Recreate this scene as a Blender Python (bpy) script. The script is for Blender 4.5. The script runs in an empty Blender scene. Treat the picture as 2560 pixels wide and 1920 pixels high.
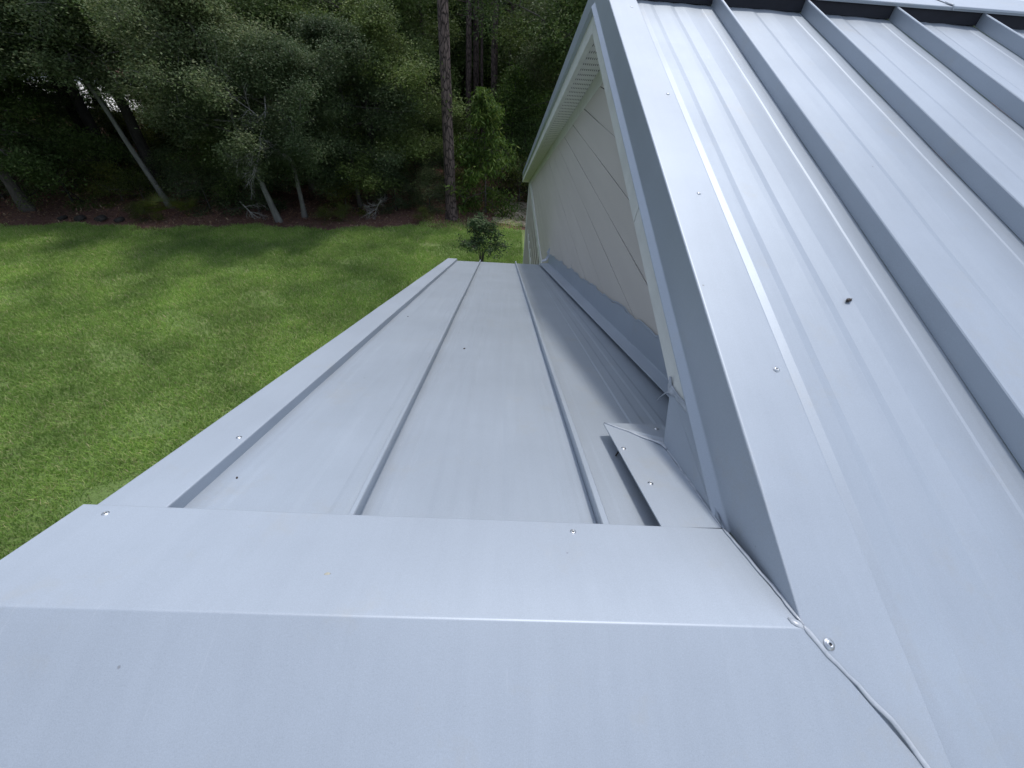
import bpy, math, random
import numpy as np
from mathutils import Vector, Matrix

# ------------------------------------------------------------------ camera, sky, sun, exposure
sc = bpy.context.scene
C = sc.collection
S = 0.53                      # one working unit of the roof geometry in metres
GZ = -4.5                     # lawn level in metres (porch ridge is z = 0)
K = 0.3283                    # 4:12 roof pitch
CN = 1.0525                   # 1/cos(pitch)
cam_d = bpy.data.cameras.new("camera"); cam = bpy.data.objects.new("camera", cam_d); C.objects.link(cam)
sc.camera = cam
cam_d.sensor_width = 36; cam_d.lens = 14.058
cam_d.clip_start = 0.02; cam_d.clip_end = 600
r_ = Vector((0.998436, 0.000215, 0.055912)); u_ = Vector((-0.042717, 0.648159, 0.760306)); f_ = Vector((0.036076, 0.761505, -0.647154))
mt = Matrix.Identity(4)
for i in range(3):
    mt[i][0] = r_[i]; mt[i][1] = u_[i]; mt[i][2] = -f_[i]
mt.translation = Vector((0, -0.3475 * S, 1.0 * S))
cam.matrix_world = mt

SUN_EL, SUN_AZ = 68.0, 20.0     # azimuth measured from +Y towards +X
w = bpy.data.worlds.new("World"); sc.world = w; w.use_nodes = True
nt = w.node_tree; bg = nt.nodes["Background"]
sky = nt.nodes.new("ShaderNodeTexSky"); sky.sky_type = 'NISHITA'; sky.sun_disc = False
sky.sun_elevation = math.radians(SUN_EL); sky.sun_rotation = math.radians(SUN_AZ)
sky.air_density = 1.0; sky.dust_density = 1.0; sky.ozone_density = 1.0
# thin high cloud: the sky's colour washed out in soft patches
ctc = nt.nodes.new("ShaderNodeTexCoord"); cn = nt.nodes.new("ShaderNodeTexNoise"); cn.inputs['Scale'].default_value = 2.2; cn.inputs['Detail'].default_value = 6
nt.links.new(ctc.outputs['Generated'], cn.inputs['Vector'])
cr_ = nt.nodes.new("ShaderNodeMapRange"); cr_.inputs[1].default_value = .35; cr_.inputs[2].default_value = .65; cr_.inputs[3].default_value = .72; cr_.inputs[4].default_value = .50
nt.links.new(cn.outputs[0], cr_.inputs[0])
cv = nt.nodes.new("ShaderNodeMapRange"); cv.inputs[1].default_value = .35; cv.inputs[2].default_value = .65; cv.inputs[3].default_value = .9; cv.inputs[4].default_value = 1.25
nt.links.new(cn.outputs[0], cv.inputs[0])
hs_ = nt.nodes.new("ShaderNodeHueSaturation"); nt.links.new(sky.outputs[0], hs_.inputs['Color']); nt.links.new(cr_.outputs[0], hs_.inputs['Saturation']); nt.links.new(cv.outputs[0], hs_.inputs['Value'])
nt.links.new(hs_.outputs[0], bg.inputs[0]); bg.inputs[1].default_value = 0.15
sl = bpy.data.lights.new("sun", 'SUN'); so = bpy.data.objects.new("sun", sl); C.objects.link(so)
sl.energy = 1.5; sl.angle = math.radians(5.0); sl.color = (1.0, 0.96, 0.9)
e, a = math.radians(SUN_EL), math.radians(SUN_AZ)
sd = Vector((math.cos(e) * math.sin(a), math.cos(e) * math.cos(a), math.sin(e)))
so.rotation_euler = sd.to_track_quat('Z', 'Y').to_euler(); so.location = (0, 0, 30)
sc.view_settings.view_transform = 'Standard'; sc.view_settings.look = 'None'
sc.view_settings.exposure = 0.68; sc.view_settings.gamma = 1.0
sc.render.engine = 'CYCLES'
sc.cycles.max_bounces = 8; sc.cycles.transparent_max_bounces = 4

# ------------------------------------------------------------------ object helpers
def tag(o, label=None, cat=None, group=None, kind=None):
    if label: o['label'] = label
    if cat: o['category'] = cat
    if group: o['group'] = group
    if kind: o['kind'] = kind
    return o
def empty(name, loc):
    o = bpy.data.objects.new(name, None); C.objects.link(o); o.location = loc; o.empty_display_size = .2
    return o
def wloc(o):
    v = Vector((0, 0, 0))
    while o is not None:
        v += o.location; o = o.parent
    return v
def mesh(name, V, F, mat, parent=None, smooth=False, scale=S):
    """vertices in world working units (x scale = metres)"""
    off = wloc(parent) if parent else Vector((0, 0, 0))
    me = bpy.data.meshes.new(name)
    me.from_pydata([tuple(Vector(v) * scale - off) for v in V], [], F)
    me.materials.append(mat)
    if smooth:
        me.polygons.foreach_set('use_smooth', [True] * len(me.polygons))
    me.update()
    o = bpy.data.objects.new(name, me); C.objects.link(o)
    if parent: o.parent = parent
    return o
def npmesh(name, V, F, mats, midx=None, smooth=None):
    """big meshes from numpy arrays; F (n,k)"""
    me = bpy.data.meshes.new(name)
    k = F.shape[1]
    me.vertices.add(len(V)); me.vertices.foreach_set('co', V.astype(np.float32).ravel())
    me.loops.add(F.size); me.loops.foreach_set('vertex_index', F.astype(np.int32).ravel())
    me.polygons.add(len(F)); me.polygons.foreach_set('loop_start', np.arange(0, F.size, k, dtype=np.int32))
    me.polygons.foreach_set('loop_total', np.full(len(F), k, dtype=np.int32))
    for m in mats: me.materials.append(m)
    if midx is not None: me.polygons.foreach_set('material_index', midx.astype(np.int32))
    if smooth is not None: me.polygons.foreach_set('use_smooth', np.full(len(F), smooth))
    me.update(calc_edges=True); me.validate()
    return me
def linkme(name, me, parent=None, loc=(0, 0, 0)):
    o = bpy.data.objects.new(name, me); C.objects.link(o); o.location = loc
    if parent: o.parent = parent
    return o
def roundpoly(P, r, seg=4, closed=False):
    out = []
    n = len(P)
    for i, p in enumerate(P):
        p = Vector(p)
        if not closed and (i == 0 or i == n - 1): out.append(p); continue
        a = Vector(P[(i - 1) % n]); b = Vector(P[(i + 1) % n])
        ra = min(r, (a - p).length * .45); rb = min(r, (b - p).length * .45)
        p0 = p + (a - p).normalized() * ra; p1 = p + (b - p).normalized() * rb
        for s in range(seg + 1):
            t = s / seg
            out.append(p0 * (1 - t) ** 2 + p * 2 * t * (1 - t) + p1 * t * t)
    return out
def sheet(name, A, B, mat, parent, n=1, r=.006, seg=4, th=.0022, wob=0, wl=1.0, seed=0, closed=False, fn=None, smooth=False):
    """folded sheet metal lofted between cross-sections A and B"""
    if r: A = roundpoly(A, r, seg, closed); B = roundpoly(B, r, seg, closed)
    A = [Vector(v) for v in A]; B = [Vector(v) for v in B]
    rnd = random.Random(seed); ph = [rnd.uniform(0, 6.28) for _ in range(3)]
    V = []; m = len(A)
    for i in range(n + 1):
        t = i / n
        for j, (p, q) in enumerate(zip(A, B)):
            v = p.lerp(q, t)
            if wob: 
                y = v.y + v.x * .6
                v = v + Vector((0, 0, wob * (math.sin(y * 6.28 / wl + ph[0]) + .6 * math.sin(y * 14.1 / wl + ph[1]))))
            if fn: v = fn(v, t, j / (m - 1))
            V.append(v)
    F = []
    mm = m if closed else m - 1
    for i in range(n):
        for j in range(mm):
            F.append((i * m + j, i * m + (j + 1) % m, (i + 1) * m + (j + 1) % m, (i + 1) * m + j))
    if closed:
        F.append(tuple(range(m))[::-1]); F.append(tuple(n * m + j for j in range(m)))
    o = mesh(name, V, F, mat, parent, smooth)
    if th and not closed:
        md = o.modifiers.new('thickness', 'SOLIDIFY'); md.thickness = th * S; md.offset = 0
    return o
def box(name, x0, x1, y0, y1, z0, z1, mat, parent, bev=.004):
    V = [(x, y, z) for x in (x0, x1) for y in (y0, y1) for z in (z0, z1)]
    F = [(0, 1, 3, 2), (4, 6, 7, 5), (0, 4, 5, 1), (2, 3, 7, 6), (0, 2, 6, 4), (1, 5, 7, 3)]
    o = mesh(name, V, F, mat, parent)
    if bev:
        md = o.modifiers.new('bevel', 'BEVEL'); md.width = bev * S; md.segments = 2
    return o
def prism(name, P, x0, x1, mat, parent, bev=0):
    """polygon P of (y, z) extruded between x0 and x1"""
    n = len(P)
    V = [(x0, y, z) for y, z in P] + [(x1, y, z) for y, z in P]
    F = [tuple(range(n))[::-1], tuple(range(n, 2 * n))] + [(i, (i + 1) % n, n + (i + 1) % n, n + i) for i in range(n)]
    o = mesh(name, V, F, mat, parent)
    if bev:
        md = o.modifiers.new('bevel', 'BEVEL'); md.width = bev * S; md.segments = 2; md.limit_method = 'ANGLE'
    return o
def zL(y, o=0): return -K * y + o * CN     # porch slope falling away from the camera
def zM(y, o=0): return K * y + o * CN      # main slope (and porch near slope)
RY, RZ = 4.70, 4.70 * K                    # main ridge
def zF(y, o=0): return RZ - K * (y - RY) + o * CN   # main slope beyond the ridge

# ------------------------------------------------------------------ materials
def newmat(name):
    m = bpy.data.materials.new(name); m.use_nodes = True
    n = m.node_tree.nodes; l = m.node_tree.links
    return m, n, l, n["Principled BSDF"]
def N(n, t, **kw):
    o = n.new(t)
    for k, v in kw.items(): setattr(o, k, v)
    return o
def noise(n, l, scale, detail=4, rough=.55, vec=None, mapscale=None):
    x = N(n, 'ShaderNodeTexNoise'); x.inputs['Scale'].default_value = scale
    x.inputs['Detail'].default_value = detail; x.inputs['Roughness'].default_value = rough
    if vec is None:
        tc = N(n, 'ShaderNodeTexCoord'); vec = tc.outputs['Object']
    if mapscale:
        mp = N(n, 'ShaderNodeMapping'); mp.inputs['Scale'].default_value = mapscale
        l.new(vec, mp.inputs[0]); vec = mp.outputs[0]
    l.new(vec, x.inputs['Vector'])
    return x
def ramp(n, l, src, stops):
    r = N(n, 'ShaderNodeValToRGB'); cr = r.color_ramp
    while len(cr.elements) > len(stops): cr.elements.remove(cr.elements[-1])
    while len(cr.elements) < len(stops): cr.elements.new(.5)
    for e_, (p, c) in zip(cr.elements, stops):
        e_.position = p; e_.color = (*c, 1) if len(c) == 3 else c
    l.new(src, r.inputs[0]); return r
def mix(n, l, fac, a, b, mode='MIX'):
    m = N(n, 'ShaderNodeMix', data_type='RGBA', blend_type=mode)
    for sock, v in ((m.inputs[0], fac), (m.inputs[6], a), (m.inputs[7], b)):
        if hasattr(v, 'is_output') or hasattr(v, 'links'): l.new(v, sock)
        elif isinstance(v, (int, float)): sock.default_value = v
        else: sock.default_value = (*v, 1)
    return m.outputs[2]
def bump(n, l, h, strength, dist, bs):
    b = N(n, 'ShaderNodeBump'); b.inputs['Strength'].default_value = strength; b.inputs['Distance'].default_value = dist
    l.new(h, b.inputs['Height'])
    if bs.inputs['Normal'].links: l.new(bs.inputs['Normal'].links[0].from_socket, b.inputs['Normal'])
    l.new(b.outputs[0], bs.inputs['Normal'])

def metal(name, col, rough=.4, met=.35, dirt=.5, st_=.05):
    m, n, l, b = newmat(name)
    big = noise(n, l, 2.2, 5, .6)
    c = ramp(n, l, big.outputs[0], [(.3, tuple(x * .93 for x in col)), (.7, tuple(min(1, x * 1.05) for x in col))])
    # faint scuffs running in the rolling direction
    st = noise(n, l, 6, 6, .7, mapscale=(9, .5, .5))
    c2 = mix(n, l, st_, c.outputs[0], st.outputs[0], 'OVERLAY')
    # fine metallic grain of the paint
    gr = noise(n, l, 900, 2, .5)
    c3 = mix(n, l, .18, c2, gr.outputs[0], 'OVERLAY')
    # sparse specks of dirt and pollen smears
    vo = N(n, 'ShaderNodeTexVoronoi'); vo.inputs['Scale'].default_value = 11
    tc = N(n, 'ShaderNodeTexCoord'); l.new(tc.outputs['Object'], vo.inputs['Vector'])
    sp = ramp(n, l, vo.outputs['Distance'], [(.0, (1, 1, 1)), (.018, (1, 1, 1)), (.03, (0, 0, 0))])
    sep = N(n, 'ShaderNodeSeparateColor'); l.new(vo.outputs['Color'], sep.inputs[0])
    th = N(n, 'ShaderNodeMath', operation='GREATER_THAN'); l.new(sep.outputs[0], th.inputs[0]); th.inputs[1].default_value = .6
    mu = N(n, 'ShaderNodeMath', operation='MULTIPLY'); l.new(sp.outputs[0], mu.inputs[0]); l.new(th.outputs[0], mu.inputs[1])
    mu2 = N(n, 'ShaderNodeMath', operation='MULTIPLY'); l.new(mu.outputs[0], mu2.inputs[0]); mu2.inputs[1].default_value = dirt
    c4 = mix(n, l, mu2.outputs[0], c3, (.12, .11, .10))
    du = noise(n, l, 5.5, 8, .75)
    dr = ramp(n, l, du.outputs[0], [(.56, (0, 0, 0)), (.74, (.45, .45, .45))])
    c5 = mix(n, l, dr.outputs[0], c4, (.36, .36, .34))
    # hairline scuffs from handling, only in scattered places
    sc1 = noise(n, l, 14, 3, .6, mapscale=(9, .55, .8)); sc1.inputs['Distortion'].default_value = .6
    s1 = ramp(n, l, sc1.outputs[0], [(.66, (0, 0, 0)), (.69, (.55, .55, .55)), (.72, (0, 0, 0))])
    msk = noise(n, l, 2.6, 2, .5); s2 = ramp(n, l, msk.outputs[0], [(.52, (0, 0, 0)), (.66, (.4, .4, .4))])
    sm = N(n, 'ShaderNodeMath', operation='MULTIPLY'); l.new(s1.outputs[0], sm.inputs[0]); l.new(s2.outputs[0], sm.inputs[1])
    c6 = mix(n, l, sm.outputs[0], c5, (.62, .64, .67))
    l.new(c6, b.inputs['Base Color'])
    rr = ramp(n, l, st.outputs[0], [(.3, (rough - .015,) * 3), (.7, (rough + .025,) * 3)])
    l.new(rr.outputs[0], b.inputs['Roughness'])
    b.inputs['Metallic'].default_value = met
    b.inputs['Specular IOR Level'].default_value = .4
    bump(n, l, gr.outputs[0], .10, .0004, b)
    wv = noise(n, l, 1.6, 2, .4, mapscale=(2.2, .7, 1))
    bump(n, l, wv.outputs[0], .12, .01, b)
    return m
M_metal = metal('painted_steel', (.352, .395, .448), .44, .36)
M_trim = metal('painted_steel_trim', (.347, .389, .443), .48, .28)
def plain(name, col, rough=.6, var=.1, sc_=3, met=0, bmp=0, bsc=60, mapscale=None):
    m, n, l, b = newmat(name)
    x = noise(n, l, sc_, 6, .6, mapscale=mapscale)
    c = ramp(n, l, x.outputs[0], [(.25, tuple(v * (1 - var) for v in col)), (.75, tuple(min(1, v * (1 + var)) for v in col))])
    l.new(c.outputs[0], b.inputs['Base Color']); b.inputs['Roughness'].default_value = rough; b.inputs['Metallic'].default_value = met
    if bmp:
        y = noise(n, l, bsc, 4, .6); bump(n, l, y.outputs[0], bmp, .002, b)
    return m
M_siding = plain('siding_paint', (.47, .44, .40), .7, .07, 2.0, bmp=.3, bsc=90, mapscale=(1, .25, 2))
M_fascia = plain('fascia_paint', (.56, .57, .54), .65, .12, 7, bmp=.5, bsc=140)
M_recess = plain('recess_paint', (.17, .155, .14), .8, .12, 4)  # panels behind the battens, a darker taupe than the siding
M_dark = plain('closure_black', (.012, .013, .02), .9, .2, 20)  # closure strips: shade under the ridge cap put into the colour
M_screw = plain('screw_zinc', (.52, .54, .56), .38, .1, 60, met=1)
M_hole = plain('screw_recess', (.03, .03, .035), .6, .1, 60)
M_wood = plain('raw_sheathing', (.16, .12, .08), .85, .3, 20)
# clear-grey sealant
M_seal, n, l, b = newmat('sealant')
x = noise(n, l, 40, 5, .6)
c = ramp(n, l, x.outputs[0], [(.3, (.28, .31, .35)), (.75, (.46, .49, .53))]); l.new(c.outputs[0], b.inputs['Base Color'])
b.inputs['Roughness'].default_value = .28; bump(n, l, x.outputs[0], .5, .003, b)
# perforated soffit
M_soffit, n, l, b = newmat('perforated_soffit')
tc = N(n, 'ShaderNodeTexCoord'); sx = N(n, 'ShaderNodeSeparateXYZ'); l.new(tc.outputs['Object'], sx.inputs[0])
def fr(src, per, duty):
    m1 = N(n, 'ShaderNodeMath', operation='DIVIDE'); l.new(src, m1.inputs[0]); m1.inputs[1].default_value = per
    m2 = N(n, 'ShaderNodeMath', operation='FRACT'); l.new(m1.outputs[0], m2.inputs[0])
    m3 = N(n, 'ShaderNodeMath', operation='LESS_THAN'); l.new(m2.outputs[0], m3.inputs[0]); m3.inputs[1].default_value = duty
    return m3.outputs[0]
ha = N(n, 'ShaderNodeMath', operation='MULTIPLY'); l.new(fr(sx.outputs[0], .0125, .42), ha.inputs[0]); l.new(fr(sx.outputs[1], .09, .36), ha.inputs[1])
hb = mix(n, l, ha.outputs[0], (.60, .60, .57), (.10, .10, .10)); l.new(hb, b.inputs['Base Color']); b.inputs['Roughness'].default_value = .6

# ------------------------------------------------------------------ the house
HX, HY = 2.5, 5.0
house = empty('house', (HX * S, HY * S, GZ))
tag(house, 'grey house with pale standing seam metal roofs and a lower porch roof against its gable', 'house')

def screw(parent, x, y, plane, o=0.0, r=.0078):
    """pan-head screw: rim, domed head and dark drive recess"""
    k = -K if plane == 'L' else K
    nrm = Vector((0, -k, 1)).normalized(); t1 = Vector((1, 0, 0)); t2 = nrm.cross(t1)
    c0 = Vector((x, y, (zL if plane == 'L' else zM)(y, o)))
    prof = [(1.35, .0), (1.3, .12), (1.0, .16), (.92, .38), (.6, .5), (.36, .5), (.30, .25)]
    V = []; F = []; ns = 14
    for (pr, ph) in prof:
        for i in range(ns):
            a_ = 6.28318 * i / ns
            V.append(c0 + t1 * (math.cos(a_) * pr * r) + t2 * (math.sin(a_) * pr * r) + nrm * (ph * r))
    for j in range(len(prof) - 1):
        for i in range(ns):
            F.append((j * ns + i, j * ns + (i + 1) % ns, (j + 1) * ns + (i + 1) % ns, (j + 1) * ns + i))
    F.append(tuple((len(prof) - 1) * ns + i for i in range(ns)))
    o_ = mesh('screw', V, F, M_screw, parent, True)
    o_.data.materials.append(M_hole); o_.data.polygons[-1].material_index = 1
    for q in range(ns): o_.data.polygons[-2 - q].material_index = 1
    return o_
def bead(name, pts, parent, w0=.012, h=.006, seed=0, mat=None, up=(0, 0, 1)):
    """irregular smeared bead of sealant along pts (flattened tube)"""
    rnd = random.Random(seed)
    P = []
    for i in range(len(pts) - 1):
        a_, b_ = Vector(pts[i][:3]), Vector(pts[i + 1][:3]); wa = pts[i][3] if len(pts[i]) > 3 else 1; wb = pts[i + 1][3] if len(pts[i + 1]) > 3 else 1
        st = max(2, int((b_ - a_).length / .018))
        for s_ in range(st):
            t = s_ / st; P.append((a_.lerp(b_, t), wa + (wb - wa) * t))
    P.append((Vector(pts[-1][:3]), pts[-1][3] if len(pts[-1]) > 3 else 1))
    V = []; F = []; up = Vector(up).normalized(); ns = 8; wk = 1; jx = 0
    for i, (p, ws) in enumerate(P):
        d = (P[min(i + 1, len(P) - 1)][0] - P[max(i - 1, 0)][0]).normalized()
        side = d.cross(up).normalized(); nn = side.cross(d).normalized()
        wk = wk * .8 + rnd.uniform(.55, 1.5) * .2; jx = jx * .8 + rnd.uniform(-.35, .35) * w0
        ww = w0 * wk * ws * (.35 if i in (0, len(P) - 1) else 1); hh = h * (.6 + .5 * wk)
        for q in range(ns):
            an = 6.28318 * q / ns
            V.append(p + side * (math.cos(an) * ww + jx) + nn * (math.sin(an) * hh))
    for i in range(len(P) - 1):
        for q in range(ns):
            F.append((i * ns + q, i * ns + (q + 1) % ns, (i + 1) * ns + (q + 1) % ns, (i + 1) * ns + q))
    F.append(tuple(range(ns))[::-1]); F.append(tuple((len(P) - 1) * ns + q for q in range(ns)))
    return mesh(name, V, F, mat or M_seal, parent, True)

# cross-panel profile: shallow pencil ribs and striations (t across panel, height)
PROF = [(0, .001), (.03, .001), (.05, .0), (.11, .0), (.155, .0036), (.30, .0010), (.42, 0), (.46, .0040), (.56, .0012), (.63, 0.0004), (.70, .0022),
        (.84, .0066), (.858, .0066), (.872, .0050), (.93, .0052), (1, .0068)]
RB = 1.0
def panel(name, xa0, xa1, xb0, xb1, ya, yb, zf, off, seed, n=26, ribs=1.0, prof=PROF):
    """roof panel from y=ya (edges xa0..xa1) to y=yb (edges xb0..xb1)"""
    rnd = random.Random(seed); p1, p2 = rnd.uniform(0, 6), rnd.uniform(0, 6)
    V = []; F = []; m = len(prof)
    for i in range(n + 1):
        t = i / n; y = ya + (yb - ya) * t
        x0 = xa0 + (xb0 - xa0) * t; x1 = xa1 + (xb1 - xa1) * t
        for (u, h) in prof:
            oc = .0016 * math.sin(y * 3.1 + p1) * math.sin(3.14 * u) + .0009 * math.sin(y * 7.3 + p2 + u * 3)
            V.append((x0 + (x1 - x0) * u, y, zf(y, off + h * ribs * RB + oc)))
    for i in range(n):
        for j in range(m - 1):
            F.append((i * m + j, i * m + j + 1, (i + 1) * m + j + 1, (i + 1) * m + j))
    return mesh(name, V, F, M_metal, house, False)
def seam(parent, xa, xb, ya, yb, zf, off, h, wid=.02, n=20, seed=0, lip=1):
    """snap-lock standing seam: upright leg, rounded top and folded-down lip"""
    rnd = random.Random(seed); ph = rnd.uniform(0, 6)
    V = []; F = []
    wd = wid
    P = [(0, -.004), (0, h - .004), (.003, h), (wd - .003, h), (wd, h - .004), (wd, h - .024), (wd - .005, h - .026), (wd - .006, .003), (wd - .002, -.004)]
    if lip < 0: P = [(wd - u, v) for u, v in P][::-1]
    m = len(P)
    for i in range(n + 1):
        t = i / n; y = ya + (yb - ya) * t; x = xa + (xb - xa) * t + .0012 * math.sin(y * 2.3 + ph)
        for (u, v) in P: V.append((x + u, y, zf(y, off + v)))
    for i in range(n):
        for j in range(m): F.append((i * m + j, i * m + (j + 1) % m, (i + 1) * m + (j + 1) % m, (i + 1) * m + j))
    F.append(tuple(range(m))[::-1]); F.append(tuple(n * m + j for j in range(m)))
    return mesh('standing_seam', V, F, M_metal, parent)

# ---- main roof, slope facing the camera
MO = -.045
RB = -1.0
edges = [.90, 1.632, 2.395, 3.155, 3.915, 4.675, 5.435, 6.195, 6.955]
YB = -8.0; yc0 = RY - .525
for i in range(len(edges) - 1):
    p = panel('roof_panel', edges[i] + (.01 if i else 0), edges[i + 1] + .006, edges[i] + (.01 if i else 0), edges[i + 1] + .006, YB, RY - .03, zM, MO, i, n=60,
              prof=PROF if i else [(0, 0.007), (.085, .007), (.185, -.001), (.27, 0), (.315, .0034), (.46, .0), (.50, .0), (.545, .0038), (.66, .0006), (.72, .0020),
              (.84, .0062), (.858, .0062), (.872, .0046), (.93, .0048), (1, .0064)])
    p.name = 'main_roof_panel'
    s_ = seam(p, edges[i + 1], edges[i + 1], YB, yc0 + .03, zM, MO, .080, seed=i)
# far slope of the main roof
far = mesh('far_roof_slope', [(.75, RY + .02, zF(RY + .02, MO)), (7.3, RY + .02, zF(RY + .02, MO)), (7.3, 19.9, zF(19.9, MO)), (.75, 19.9, zF(19.9, MO))], [(0, 1, 2, 3)], M_metal, house)
for i, x in enumerate(edges[1:]): seam(far, x, x, RY + .3, 19.9, zF, MO, .072, seed=50 + i)
# main ridge cap with open hemmed lower edge, and the shade-blackened closures under it
yc = RY - .525
AZ = 1.556
A = [(.735, yc + .012, zM(yc + .012, .036)), (.735, yc, zM(yc, .060)), (.735, RY, AZ), (.735, 2 * RY - yc, zF(2 * RY - yc, .06)), (.735, 2 * RY - yc - .012, zF(2 * RY - yc - .012, .036))]
B = [(7.3, p[1], p[2]) for p in A]
rc = sheet('main_ridge_cap', A, B, M_trim, house, n=30, r=.01, wob=.0006, wl=1.1, seed=4)
# lap joint between two lengths of cap
yj = yc - .003
lap = [(yc - .004, zM(yc - .004, .052)), (yc - .003, zM(yc - .003, .0655)), (RY, AZ + .006), (RY + .5, zF(RY + .5, .066))]
sheet('cap_lap', [(3.62, y, z) for y, z in lap], [(7.3, y, z) for y, z in lap], M_trim, rc, n=1, r=.008)
bead('sealant_bead', [(3.60, yc + .10, zM(yc, .065) + .028, .5), (3.615, yc + .01, zM(yc + .01, .068), 1), (3.62, yc - .006, zM(yc, .04), .8)], rc, .010, .005, 7)
for i in range(len(edges) - 1):
    x0 = edges[i] + .028 if i else .97
    prism('closure_strip', [(yc + .025, zM(yc + .025, MO + .002)), (yc + .025, zM(yc + .025, .052)), (RY - .20, zM(RY - .2, .033)), (RY - .20, zM(RY - .20, MO + .004))], x0, edges[i + 1] - .002, M_dark, rc)

# ---- rake trim of the main gable: top flange, upright face, kicked-out hem
XR = .741
FH = .212
def rake_sec(y, zf, top=.0, xin=.965):
    z = zf(y, 0)
    return [(xin, y, zf(y, top - .030)), (xin, y, zf(y, top - .002)), (XR, y, zf(y, top)), (XR, y, z - FH), (XR - .030, y, z - FH - .036), (XR + .016, y, z - FH - .042)]
def rake_sec_low(y, zf):
    z = zf(y, 0)
    return [(.965, y, zf(y, -.034)), (.965, y, zf(y, -.004)), (XR, y, zf(y, -.004)), (XR, y, z - .12)]
near_rake = sheet('rake_trim', rake_sec(.298, zM), rake_sec(RY, zM), M_trim, house, n=24, r=.007, seg=4, wob=.0005, wl=2.3, seed=1)
# cropped piece whose upright face narrows to nothing where the porch ridge meets it
sheet('rake_trim_end', [(.965, .0, zM(0, -.032)), (.965, .0, zM(0, -.004)), (XR, .0, -.004), (XR, 0.0, -.010)],
      [(.965, .2985, zM(.2985, -.032)), (.965, .2985, zM(.2985, -.002)), (XR, .2985, zM(.2985, 0)), (XR, .2985, zM(.2985) - FH)], M_trim, near_rake, n=4, r=.005)
lowr = sheet('rake_flange', rake_sec_low(YB, zM), [(.965, 0.0, zM(0, -.032)), (.965, 0.0, zM(0, -.004)), (XR, 0.0, -.004), (XR, 0.0, -.08)], M_trim, near_rake, n=4, r=.004)
far_rake = sheet('rake_trim', rake_sec(RY, zF), rake_sec(19.9, zF), M_trim, house, n=16, r=.007, wob=.0006, wl=3, seed=2)
for (x, y) in ((.921, .694), (.881, 1.607), (.919, 2.522), (.90, 3.85)): screw(near_rake, x, y, 'M')
screw(near_rake, .79, -.034, 'M', -.002, .0095)

# ---- fascia boards, soffit, frieze
FB0, FB1 = .205, .425        # below the roof plane
def fasc(ya, yb, zf, cut=0.0, cut2=0.0):
    P = [(ya, zf(ya) - FB0), (yb, zf(yb) - FB0), (yb + cut2, zf(yb + cut2) - FB1), (ya + cut, zf(ya + cut) - FB1)]
    return prism('fascia_board', P, XR + .012, XR + .075, M_fascia, house, .003)
fasc(.62, 1.985, zM, 0, .05); fasc(1.998, RY - .002, zM, .05, .0)
fasc(RY + .002, 19.9, zF)
# corrugated perforated soffit
for nm, ya, yb, zf in (('soffit', 1.0, RY, zM), ('soffit', RY, 19.9, zF)):
    V = []; F = []; y = ya; i = 0; off = -.40
    while y < yb:
        for dy, dz in ((0, 0), (.145, 0), (.157, .012), (.170, 0)):
            yy = min(y + dy, yb); V += [(XR + .07, yy, zf(yy) + off + dz), (1.09, yy, zf(yy) + off + dz)]
        y += .17
    for q in range(len(V) // 2 - 1): F.append((2 * q, 2 * q + 1, 2 * q + 3, 2 * q + 2))
    mesh(nm, V, F, M_soffit, house)
XW = 1.08
def roofpoly(o): # y,z helper on both slopes
    return o
for ya, yb, zf in ((1.55, RY, zM), (RY, 19.35, zF)):
    prism('frieze_board', [(ya, zf(ya) - .402), (yb, zf(yb) - .402), (yb, zf(yb) - .60), (ya, zf(ya) - .60)], XW - .028, XW + .02, M_fascia, house, .003)

# ---- gable wall with lap siding
WZ0 = -3.42
wall = prism('gable_wall', [(-2.6, GZ / S), (19.35, GZ / S), (19.35, zF(19.35) - .40), (RY, RZ - .40), (.2, zM(.2) - .40), (-2.6, -2.2)], XW + .006, XW + .12, M_siding, house)
ex = .315; z = WZ0; V = []; F = []; rnd = random.Random(3)
def yfar(z): return RY + (RZ - .43 - z) / K
def ynear(z): return RY - (RZ - .43 - z) / K
while z < RZ - .5:
    zt = min(z + ex, RZ - .46)
    y0b, y1b, y0t, y1t = max(ynear(z), .9 if z > -.5 else -2.0), min(yfar(z), 19.3), max(ynear(zt), .9 if z > -.5 else -2.0), min(yfar(zt), 19.3)
    b_ = len(V); wv = rnd.uniform(-.001, .001); nseg = 12
    for q in range(nseg + 1):
        t = q / nseg
        yb_ = y0b + (y1b - y0b) * t; yt_ = y0t + (y1t - y0t) * t
        wz = .004 * math.sin(yb_ * 1.7 + z * 9) * .6
        V += [(XW + .006, yb_, z + wz), (XW - .026 + wv, yb_, z + wz), (XW - .026 + wv, yt_, zt - .0085 + wz), (XW + .006, yt_, zt - .0085 + wz), (XW + .006, yt_, zt + .001 + wz)]
    for q in range(nseg):
        for k in range(4): F.append((b_ + q * 5 + k, b_ + q * 5 + k + 1, b_ + q * 5 + k + 6, b_ + q * 5 + k + 5))
    z += ex
mesh('lap_siding', V, F, M_siding, wall)
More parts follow.
